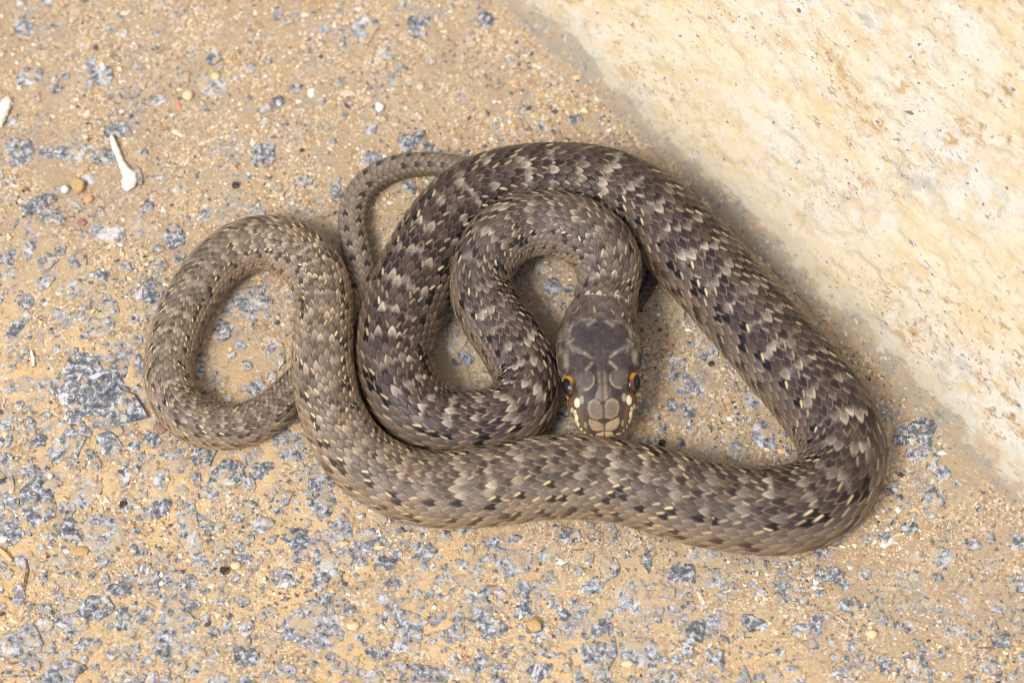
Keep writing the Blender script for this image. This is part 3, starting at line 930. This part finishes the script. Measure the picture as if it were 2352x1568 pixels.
def head_paint(U, V, A, ph):
    """Colour and relief of the head's plates. U across (0 = midline), V along (1475 snout .. 460 nape)."""
    k = V[:, 0] > 400
    c = np.zeros(U.shape + (3,)); H = np.zeros(U.shape)
    u, v, a, p = U[k], V[k], A[k] + np.zeros_like(U[k]), ph[k]
    au = np.abs(u)
    nz = fbm(u / 40, v / 40, seed=111, oct=3)
    nb = fbm(u / 95, v / 95, seed=113, oct=3)
    nf = fbm(u / 13, v / 13, seed=115, oct=2)
    col = S(68, 58, 52) * (0.60 + 0.80 * nz[..., None])
    hh = np.zeros_like(u)
    dark, tanp, rimc = S(66, 60, 60), S(148, 128, 98), S(160, 148, 126)
    cream = S(222, 208, 168)
    def over(fac, cc):
        nonlocal col
        col = col * (1 - fac[..., None]) + np.asarray(cc) * fac[..., None]
    def plate(poly, cc, edge=0.45, rim=None, rimw=12, rimf=0.5, wob=5):
        nonlocal hh, col
        sd = poly_sd(au, v, poly) + wob * (nz - 0.5) * 2
        ins = sstep(5, -5, sd)
        shade = np.asarray(cc) * (0.62 + 0.50 * nb[..., None] + 0.28 * nz[..., None])
        col = col * (1 - ins[..., None]) + shade * ins[..., None]
        if rim is not None: over(ins * sstep(-rimw, -4, sd) * rimf, rim)
        hh = np.where(sd < 0, np.maximum(hh, 0.00013 * sstep(0, -10, sd)), hh)
        over(np.exp(-(sd / 4.5) ** 2) * edge * 0.95, S(36, 30, 28))
    plate([(0, 836), (62, 872), (150, 874), (222, 846), (238, 770), (205, 690), (150, 646), (60, 636), (0, 684)], dark, 0.30, wob=12)
    plate([(0, 1204), (30, 1196), (60, 1186), (44, 1130), (31, 1060), (36, 965), (62, 884), (40, 846), (0, 838)], dark * 1.1, 0.22)
    over(sstep(60, 0, au - 30) * sstep(960, 1180, v) * (v < 1200) * (au < 54) * 0.6, S(108, 97, 84))
    over(np.exp(-((au - 24) / 9) ** 2) * sstep(980, 1040, v) * (v < 1195) * 0.45, S(160, 146, 124))
    over(sstep(40, 58, au) * np.exp(-((au - 52) / 8) ** 2) * sstep(1110, 1150, v) * (v < 1196) * 0.7, rimc)
    plate([(58, 1150), (36, 1110), (35, 1050), (46, 965), (72, 895), (160, 878), (228, 900), (244, 985), (222, 1045), (160, 1090), (110, 1140)], dark * 0.95, 0.25)
    # paler fore part over the eye, its inner edge drawn light
    lobe = np.hypot((au - 126) / 66, (v - 1058) / 64)
    over(np.maximum(sstep(1.0, 0.7, lobe), sstep(985, 1030, v) * (au > 120) * (au < 225) * (v < 1100) * 0.8) * 0.9, S(96, 86, 78) * 1.0)
    over(np.exp(-((lobe - 0.98) / 0.11) ** 2) * 0.75 * sstep(150, 100, au - 0.3 * (v - 1058)) * (v > 1005), rimc)
    over(np.exp(-((lobe - 1.22) / 0.10) ** 2) * 0.5 * sstep(150, 90, au) * (v > 990), S(44, 38, 44))
    plate([(4, 1306), (3, 1236), (24, 1192), (72, 1174), (114, 1196), (125, 1240), (106, 1296), (56, 1320)], S(112, 99, 84), 0.75, S(156, 136, 106), 30, 0.7, 3)
    over(sstep(46, 15, np.hypot(au - 62, v - 1240)) * 0.30, S(106, 96, 86))
    plate([(3, 1392), (9, 1345), (56, 1322), (113, 1302), (120, 1342), (97, 1390), (52, 1404), (20, 1402)], tanp, 0.75, S(168, 146, 110), 14, 0.4)
    plate([(0, 1402), (20, 1406), (60, 1410), (74, 1440), (66, 1480), (0, 1490)], S(164, 140, 100), 0.75, S(176, 152, 110), 12, 0.4)
    for tp, tc, te in [([(245, 985), (240, 900), (232, 850), (290, 842), (324, 930), (320, 1000)], S(70, 59, 50), 0.6),
                       ([(232, 846), (242, 775), (300, 760), (334, 800), (334, 850), (290, 840)], S(56, 44, 36), 0.6),
                       ([(242, 772), (210, 690), (262, 660), (322, 700), (334, 756), (300, 760)], S(74, 64, 56), 0.55),
                       ([(206, 686), (150, 645), (170, 586), (244, 598), (264, 656)], S(64, 54, 48), 0.5),
                       ([(150, 642), (60, 634), (52, 574), (164, 584)], S(62, 53, 48), 0.45), ([(56, 634), (0, 668), (0, 580), (48, 574)], S(60, 52, 48), 0.4),
                       ([(264, 656), (246, 598), (300, 590), (318, 650), (322, 696)], S(66, 53, 43), 0.5)]:
        plate(tp, tc, te, rimc, 14, 0.22)
    # dark groove in front of the frontal plate and between the prefrontals
    over(sstep(24, 6, au - 0.18 * np.abs(v - 1300)) * sstep(1180, 1215, v) * sstep(1378, 1335, v) * 0.30, S(50, 42, 42))
    over(sstep(34, 8, np.hypot((au - 100) * 0.42, v - 1158)) * 0.75, S(50, 42, 46))
    over(sstep(40, 12, np.hypot((au - 70), (v - 1010) * 0.8)) * 0.7, S(50, 44, 52))
    # pale strokes
    for x0, y0, x1, y1, w, f in [(74, 904, 118, 872, 11, 0.60), (112, 872, 215, 815, 17, 0.30), (66, 945, 112, 990, 11, 0.75), (92, 672, 50, 640, 13, 0.60), (95, 640, 160, 618, 22, 0.32),
                                 (200, 650, 235, 700, 12, 0.32), (205, 770, 250, 790, 11, 0.50), (226, 690, 236, 770, 11, 0.30), (228, 800, 205, 850, 16, 0.25),
                                 (262, 860, 262, 935, 19, 0.60), (292, 720, 300, 830, 13, 0.30), (240, 640, 262, 730, 9, 0.30)]:
        over(np.exp(-(seg_d(au + 8 * (nz - 0.5), v, x0, y0, x1, y1) / w) ** 2) * f * (0.6 + 0.6 * nb) * np.where(u > 0, 1.1, 0.92), S(164, 154, 134))
    # dark wedge behind the parietals
    over(sstep(46, 8, au - 0.25 * np.abs(v - 640)) * sstep(560, 600, v) * sstep(720, 670, v) * 0.55, S(46, 42, 48))
    col = col * (0.92 + 0.38 * nf[..., None]) * np.array([1.03, 1.0, 0.96])
    over(sstep(0.56, 0.70, fbm(u / 24, v / 24, seed=117, oct=3)) * (v < 1180) * 0.13, S(124, 112, 96))
    over(sstep(0.46, 0.34, fbm(u / 26, v / 26, seed=119, oct=3)) * (v < 1180) * 0.18, S(40, 34, 34))
    # side of the face: tan and brown shields with cream spots, dark seams
    face = sstep(0.60, 0.75, au / a) * sstep(1120, 1190, v)
    over(face * 0.75, S(112, 84, 54) * (0.8 + 0.4 * nz[..., None]))
    for x0, y0, rx, ry, f in [(196, 1196, 24, 34, 1.0), (160, 1180, 20, 30, 0.35), (214, 1262, 13, 26, 0.9), (206, 1300, 15, 36, 1.0), (196, 1344, 13, 24, 0.9), (176, 1386, 14, 22, 0.85),
                              (150, 1412, 15, 16, 0.8), (112, 1434, 30, 13, 1.0), (72, 1456, 24, 11, 0.9), (236, 1240, 14, 20, 0.6), (140, 1350, 13, 26, 0.25), (24, 1470, 16, 9, 0.5)]:
        e = np.hypot((au - x0) / rx, (v - y0) / ry)
        over(sstep(1.35, 1.05, e) * 0.55 * f, S(48, 38, 34))
        over(sstep(1.08, 0.72, e) * f, cream)
        hh = hh + 0.00008 * sstep(1.1, 0.4, e)
    # lips: pale blocks with dark seams running back along the jaw
    lip = (np.abs(p) > math.radians(82)) & (np.abs(p) < math.radians(128))
    blk = np.mod(v / 62.0, 1.0)
    over(lip * 0.55, S(206, 184, 134))
    over(lip * (np.exp(-((blk - 0.5) / 0.12) ** 2)) * 0.7, S(60, 48, 40))
    chin = np.abs(p) > math.radians(126)
    over(chin * 0.9, S(214, 198, 152))
    # temples
    tem = sstep(225, 250, au) * sstep(1000, 960, v) * sstep(560, 640, v)
    cells = vnoise(u / 48, v / 60, seed=121)
    over(tem * 0.4 * sstep(0.45, 0.7, cells), S(104, 92, 76))
    over(tem * 0.5 * sstep(0.42, 0.25, cells), S(62, 52, 48))
    nap = sstep(650, 590, v)
    over(nap * 0.7, S(72, 61, 53) )
    H[k] = hh; c[k] = col
    return c, H


sm = Nodes('snake_skin')
tint = sm.attr('tint')
vv = sm.coord()
sm.bump(sm.noise(vv, 4.0, 3, 0.6), 0.18, 0.0001)
SKIN = sm.done(tint, 0.36, 0.14)

snake = bpy.data.objects.new('snake', None)
COL.objects.link(snake)
snake.empty_display_size = 0.02
snake.location = (float(PQ[:, 0].mean()), float(PQ[:, 1].mean()), 0.0)
tag(snake, 'brown scaled snake with dark spots and cream dashes, coiled on sandy ground beside the wall', 'snake')
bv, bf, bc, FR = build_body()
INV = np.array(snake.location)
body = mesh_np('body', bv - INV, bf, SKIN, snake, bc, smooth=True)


def head_point(frac, across, height):
    """frac of the head's length from the snout; across and height in metres in the head's frame."""
    i = int(np.argmin(np.abs(FR['s'] - frac * FR['hl'])))
    return FR['C'][i] + FR['side'][i] * across + FR['up'][i] * height, FR['side'][i], FR['up'][i], FR['T'][i]


def eye_mesh():
    """A ball facing +z: black pupil, orange iris with a bright inner ring, clear bulge."""
    nr, ns = 26, 40
    th = np.linspace(0.0001, math.pi, nr) ** 1.0
    az = np.linspace(0, 2 * math.pi, ns, endpoint=False)
    TH, AZ = np.meshgrid(th, az, indexing='ij')
    v = np.stack([np.sin(TH) * np.cos(AZ), np.sin(TH) * np.sin(AZ), np.cos(TH)], -1)
    dg = np.degrees(TH)
    nz = vnoise(v[..., 0] * 9, v[..., 1] * 9, v[..., 2] * 9, seed=131)
    col = np.ones(v.shape) * S(66, 36, 17)
    col = col * (0.7 + 0.6 * nz[..., None])
    upm = sstep(-0.2, 0.7, v[..., 1])[..., None]
    ringm = np.exp(-((dg - 39) / 4.0) ** 2)[..., None] * (0.35 + 0.65 * upm)
    bright = np.exp(-((dg - 48) / 11.0) ** 2)[..., None] * upm
    col = col * (1 - 0.75 * ringm) + S(184, 108, 36) * 0.75 * ringm
    col = col * (1 - bright) + S(216, 140, 50) * bright
    rimm = sstep(66, 76, dg)[..., None]
    col = col * (1 - rimm) + S(30, 22, 18) * rimm
    return v.reshape(-1, 3), grid_faces(nr, ns, True), col.reshape(-1, 3), dg.reshape(-1)


em = Nodes('eye_iris')
EYE_MAT = em.done(em.attr('tint'), 0.22, 0.4)
pm = Nodes('eye_pupil')
PUPIL_MAT = pm.done(S(14, 12, 14), 0.2, 0.4)
ev, ef, ec, ed = eye_mesh()
for sgn in (1, -1):
    F_EYE = 0.405
    base, sd_, upv, tg = head_point(F_EYE, 0, 0)
    i = int(np.argmin(np.abs(FR['s'] - F_EYE * FR['hl'])))
    out = sd_ * sgn
    zax = out * 0.72 + upv * 0.66 - tg * 0.12           # looks outwards, a little up and forwards
    zax /= np.linalg.norm(zax)
    yax = np.array(tg) - zax * (np.array(tg) @ zax); yax /= np.linalg.norm(yax)
    xax = np.cross(yax, zax)
    rE = 0.00222
    ctr = base + out * (FR['Aw'][i] - 0.00195) + upv * 0.00090
    Mx = np.stack([xax, yax, zax], 1)
    sq = np.array([0.86, 1.06, 0.92])
    v = (ev * sq * rE) @ Mx.T + ctr
    eye = mesh_np('eye', v - INV, ef, EYE_MAT, snake, ec, smooth=True)
    # the pupil, a shallow dome just proud of the iris
    a = np.linspace(0, 2 * math.pi, 28, endpoint=False)
    rings = [np.array([[0, 0, 1.0]])]
    pv = []
    for th in (0.02, 0.24, 0.42, 0.60, 0.63):
        z = math.cos(th) * 1.012 if th < 0.62 else math.cos(th) * 0.985
        pv.append(np.stack([math.sin(th) * np.cos(a), math.sin(th) * np.sin(a) * 1.06, np.full_like(a, z)], 1))
    pv = np.vstack(pv)
    pv = (pv * sq * rE) @ Mx.T + ctr
    mesh_np('pupil', pv - INV, grid_faces(5, 28, True), PUPIL_MAT, eye, smooth=True)
for sgn in (1, -1):                                       # nostrils
    base, sd_, upv, tg = head_point(0.12, 0, 0)
    i = int(np.argmin(np.abs(FR['s'] - 0.12 * FR['hl'])))
    ctr = base + sd_ * sgn * FR['Aw'][i] * 0.90 + upv * FR['Bu'][i] * 0.45
    th = np.linspace(0.01, math.pi, 8); az = np.linspace(0, 2 * math.pi, 12, endpoint=False)
    TH, AZ = np.meshgrid(th, az, indexing='ij')
    v = np.stack([np.sin(TH) * np.cos(AZ), np.sin(TH) * np.sin(AZ), np.cos(TH)], -1).reshape(-1, 3) * (0.00022, 0.00030, 0.00022) + ctr
    mesh_np('nostril', v - INV, grid_faces(8, 12, True), PUPIL_MAT, snake, smooth=True)


# ------------------------------------------------------------------ loose things lying on the ground
def plain_mat(name, c, rough=0.8, spec=0.25, var=0.25):
    n = Nodes(name)
    v = n.coord()
    k = n.step(n.noise(v, 0.9, 5, 0.65), 0.30, 0.70)
    col = n.mix(k, c * (1 - var), np.clip(c * (1 + var * 0.6), 0, 0.85))
    col = n.mix(n.math('MULTIPLY', n.step(n.noise(v, 1.3, 5, 0.7), 0.53, 0.60), 0.55), col, S(200, 174, 136))
    n.bump(n.noise(v, 2.2, 5, 0.7), 0.5, 0.0003)
    return n.done(col, rough, spec)


def ico(sub=3):
    import bmesh
    bm = bmesh.new()
    bmesh.ops.create_icosphere(bm, subdivisions=sub, radius=1)
    v = np.array([q.co[:] for q in bm.verts]); f = np.array([[q.index for q in fa.verts] for fa in bm.faces])
    bm.free()
    return v, f


ICO = ico(3)


def pebble(x, y, w, h, mat, label, cat='pebble', seed=0, rough=0.22, facet=0.0, group=None, hz=0.55, sink=0.25, rot=0.0):
    p = world_at(x, y, 0.0)
    k = PX * depth_of(p)
    v = ICO[0].copy()
    r = np.random.default_rng(seed)
    sc = 1 + rough * 2 * (fbm(v[:, 0] * 1.4 + seed, v[:, 1] * 1.4, v[:, 2] * 1.4 + 3, seed=seed, oct=3) - 0.5)
    v *= sc[:, None]
    if facet:                                              # a few broken faces
        for _ in range(7):
            d = r.normal(size=3); d /= np.linalg.norm(d)
            t = v @ d - (1 - facet * (0.6 + 0.8 * r.random()))
            v -= np.outer(np.clip(t, 0, None), d)
    rx, ry = w / 2 * k, h / 2 * k / math.sin(PITCH) * 0.94
    rz = hz * min(rx, ry)
    v *= (rx, ry, rz)
    o = mesh_np(cat.replace(' ', '_'), v, ICO[1], mat, None, None, smooth=not facet)
    o.location = (p[0], p[1], float(ground_h(p[0], p[1])) + rz * (1 - 2 * sink))
    o.rotation_euler = (0, 0, rot)
    return tag(o, label, cat, group)


M_WHITE = plain_mat('white_pebble', S(240, 236, 226), 0.6, 0.3, 0.08)
M_OCHRE = plain_mat('ochre_pebble', S(196, 162, 110), 0.75, 0.25, 0.15)
M_ORANGE = plain_mat('orange_pebble', S(230, 166, 122), 0.7, 0.3, 0.12)
M_CREAM = plain_mat('cream_pebble', S(232, 206, 160), 0.7, 0.3, 0.12)
M_RED = plain_mat('reddish_pebble', S(160, 122, 108), 0.8, 0.2, 0.15)
M_SALMON = plain_mat('salmon_pebble', S(220, 152, 120), 0.8, 0.2, 0.12)
M_DARK = plain_mat('dark_pellet', S(62, 58, 60), 0.7, 0.3, 0.3)
M_BROWN = plain_mat('brown_pellet', S(70, 50, 44), 0.8, 0.2, 0.3)
M_PINK = plain_mat('pinkish_chip', S(228, 200, 176), 0.7, 0.25, 0.12)

pebble(180, 428, 34, 40, M_OCHRE, 'blocky ochre pebble touching a small white one', seed=1, facet=0.22, hz=0.9, sink=0.2)
pebble(150, 437, 20, 18, M_WHITE, 'small round white pebble touching the blocky ochre one', seed=2, hz=0.9, sink=0.2)
pebble(203, 459, 22, 20, M_ORANGE, 'bright orange pebble just below the blocky ochre one', seed=3, hz=0.8, facet=0.15)
pebble(187, 510, 22, 18, M_RED, 'brick red pebble half sunk in dust, below the bright orange pebble', seed=4)
pebble(432, 221, 24, 28, M_CREAM, 'angular cream pebble beside a small salmon one', seed=5, facet=0.2, hz=0.8)
pebble(410, 245, 14, 20, M_SALMON, 'small salmon coloured pebble beside the angular cream one', seed=6)
pebble(496, 178, 22, 18, M_CREAM, 'oval cream pebble alone in the upper dust, above the angular cream one', seed=7, hz=0.8)
pebble(872, 246, 22, 28, M_WHITE, 'white triangular chip standing out above the tail', 'stone chip', seed=8, facet=0.3, hz=0.7)
pebble(717, 212, 20, 30, M_WHITE, 'white splintered chip with a grey stone beside it, left of the triangular white chip', 'stone chip', seed=9, facet=0.3, hz=0.6)
pebble(798, 217, 38, 20, M_PINK, 'flat beige chip between two white chips above the tail', 'stone chip', seed=10, facet=0.3, hz=0.4)
pebble(965, 200, 18, 16, M_PINK, 'small pale pink chip right of the white triangular chip', 'stone chip', seed=11, facet=0.2)
pebble(541, 428, 17, 17, M_DARK, 'round black pellet on bare dust above the left loop of the snake', 'pellet', seed=12, rough=0.08, hz=0.95, sink=0.15)
pebble(1521, 1019, 17, 17, M_DARK, 'round black pellet beside the snout', 'pellet', seed=13, rough=0.08, hz=0.95, sink=0.12)
pebble(1633, 837, 13, 13, M_DARK, 'small black pellet on the sand inside the right loop of the snake', 'pellet', seed=14, rough=0.1, hz=0.9, sink=0.15)
pebble(284, 1156, 20, 16, M_BROWN, 'dark brown pellet on clean dust between grey stones', 'pellet', seed=15, rough=0.15, hz=0.8, sink=0.2)
pebble(516, 1311, 22, 20, M_BROWN, 'dark brown pellet lying among pale sand grains below the snake', 'pellet', seed=16, rough=0.15, hz=0.8, sink=0.2)
pebble(182, 1264, 42, 24, M_OCHRE, 'flat tan pebble lying beside a patch of coarse pale sand', seed=17, hz=0.7)
pebble(368, 984, 32, 30, M_RED, 'dull red pebble touching the left loop of the snake', seed=18, hz=0.7, sink=0.2)
pebble(115, 1092, 13, 15, M_WHITE, 'tiny round white pebble alone on clean dust', seed=19, hz=0.9)
pebble(810, 1437, 30, 22, M_CREAM, 'angular cream pebble beside the largest grey stone at the bottom', seed=20, facet=0.2, hz=0.8)
pebble(541, 1298, 24, 20, M_CREAM, 'cream pebble right beside a dark brown pellet', seed=21, facet=0.15, hz=0.7)
pebble(2003, 1455, 28, 22, M_CREAM, 'largest cream pebble of the pale grit near the lower right corner', seed=22, hz=0.8)
pebble(1441, 1524, 28, 18, M_CREAM, 'cream pebble against the lower edge between two dark grey stones', seed=23, hz=0.8)
pebble(1228, 1433, 34, 30, M_OCHRE, 'ochre lump of earth on the dust below the middle of the snake', 'clod', seed=24, rough=0.5, hz=0.6)
pebble(2164, 1040, 22, 9, M_WHITE, 'thin white flake at the foot of the wall', 'stone chip', seed=25, hz=0.6)
pebble(1677, 962, 15, 13, M_WHITE, 'small square white chip inside the right loop of the snake', 'stone chip', seed=26, facet=0.25)
pebble(1662, 834 + 12, 16, 12, M_PINK, 'small beige chip beside a black pellet inside the right loop', 'stone chip', seed=27, facet=0.25)
pebble(850, 649, 9, 9, M_WHITE, 'tiny white grain glinting between the tail and the inner coil', 'grain', seed=28)


def swept(name, pts, widths, thick, mat, label, cat, lift=0.0):
    """A curved sliver: photo points with widths, built as a bevelled strip with real thickness."""
    P = catmull(np.array(pts, float), 10); Wd = np.interp(np.linspace(0, 1, len(P)), np.linspace(0, 1, len(widths)), widths)
    p = world_at(P[:, 0], P[:, 1], 0.0)
    k = PX * depth_of(p)
    T = np.gradient(p, axis=0); T /= np.linalg.norm(T, axis=1)[:, None]
    sd_ = np.cross(T, [0, 0, 1.0])
    gz = ground_h(p[:, 0], p[:, 1]).mean() + lift
    ang = np.linspace(0, 2 * math.pi, 12, endpoint=False)
    rw = Wd / 2 * k
    nzr = 1 + 0.15 * (vnoise(np.arange(len(P))[:, None] * 0.35 + 0 * ang[None], ang[None] * 1.5 + 0 * rw[:, None], seed=len(label)) - 0.5) * 2
    V = p[:, None, :] + sd_[:, None, :] * (rw[:, None] * np.cos(ang)[None] * nzr)[..., None]
    V[..., 2] = gz + thick * np.minimum(1, rw / rw.max() + 0.4)[:, None] * np.sin(ang)[None] * nzr
    org = p.mean(0); org[2] = gz
    o = mesh_np(name, (V - org).reshape(-1, 3), grid_faces(len(P), 12, True), mat, None, None, smooth=True)
    o.location = org
    return tag(o, label, cat)


M_SHELL = plain_mat('shell_white', S(246, 242, 226), 0.5, 0.4, 0.06)
M_STRAW = plain_mat('dry_straw', S(224, 190, 134), 0.7, 0.3, 0.12)
M_TWIG = plain_mat('dark_twig', S(120, 98, 76), 0.85, 0.2, 0.3)
swept('shell_fragment', [(257, 316), (262, 334), (271, 356), (279, 376), (289, 394), (298, 408), (295, 426), (286, 438)], [9, 14, 14, 15, 22, 36, 34, 20], 0.0006, M_SHELL,
      'curved white shell fragment, narrow above and flared below', 'shell', 0.0007)
swept('shell_fragment', [(22, 230), (12, 246), (4, 264), (-2, 292)], [14, 30, 34, 16], 0.0007, M_SHELL,
      'broken white shell fragment cut by the left edge', 'shell', 0.0007)
swept('shell_splinter', [(72, 806), (76, 824), (77, 842)], [6, 11, 7], 0.0005, M_SHELL, 'straight white splinter lying left of the big grey stone', 'splinter', 0.0004)
swept('dry_husk', [(-4, 1256), (8, 1268), (20, 1280), (28, 1287)], [6, 12, 12, 5], 0.0006, M_STRAW, 'dry straw coloured husk lying by the left edge', 'husk', 0.0004)
swept('grass_stem', [(2244, 1489), (2262, 1488), (2282, 1489), (2300, 1487)], [2, 3, 3, 2], 0.00014, M_TWIG, 'thin brown grass stem on the grit near the lower right corner', 'stem', 0.0004)
swept('twig', [(60, 1282), (62, 1306), (58, 1330), (54, 1356)], [5, 9, 8, 5], 0.0004, M_TWIG, 'short dark twig half sunk in the sand by the left edge', 'twig', 0.0001)
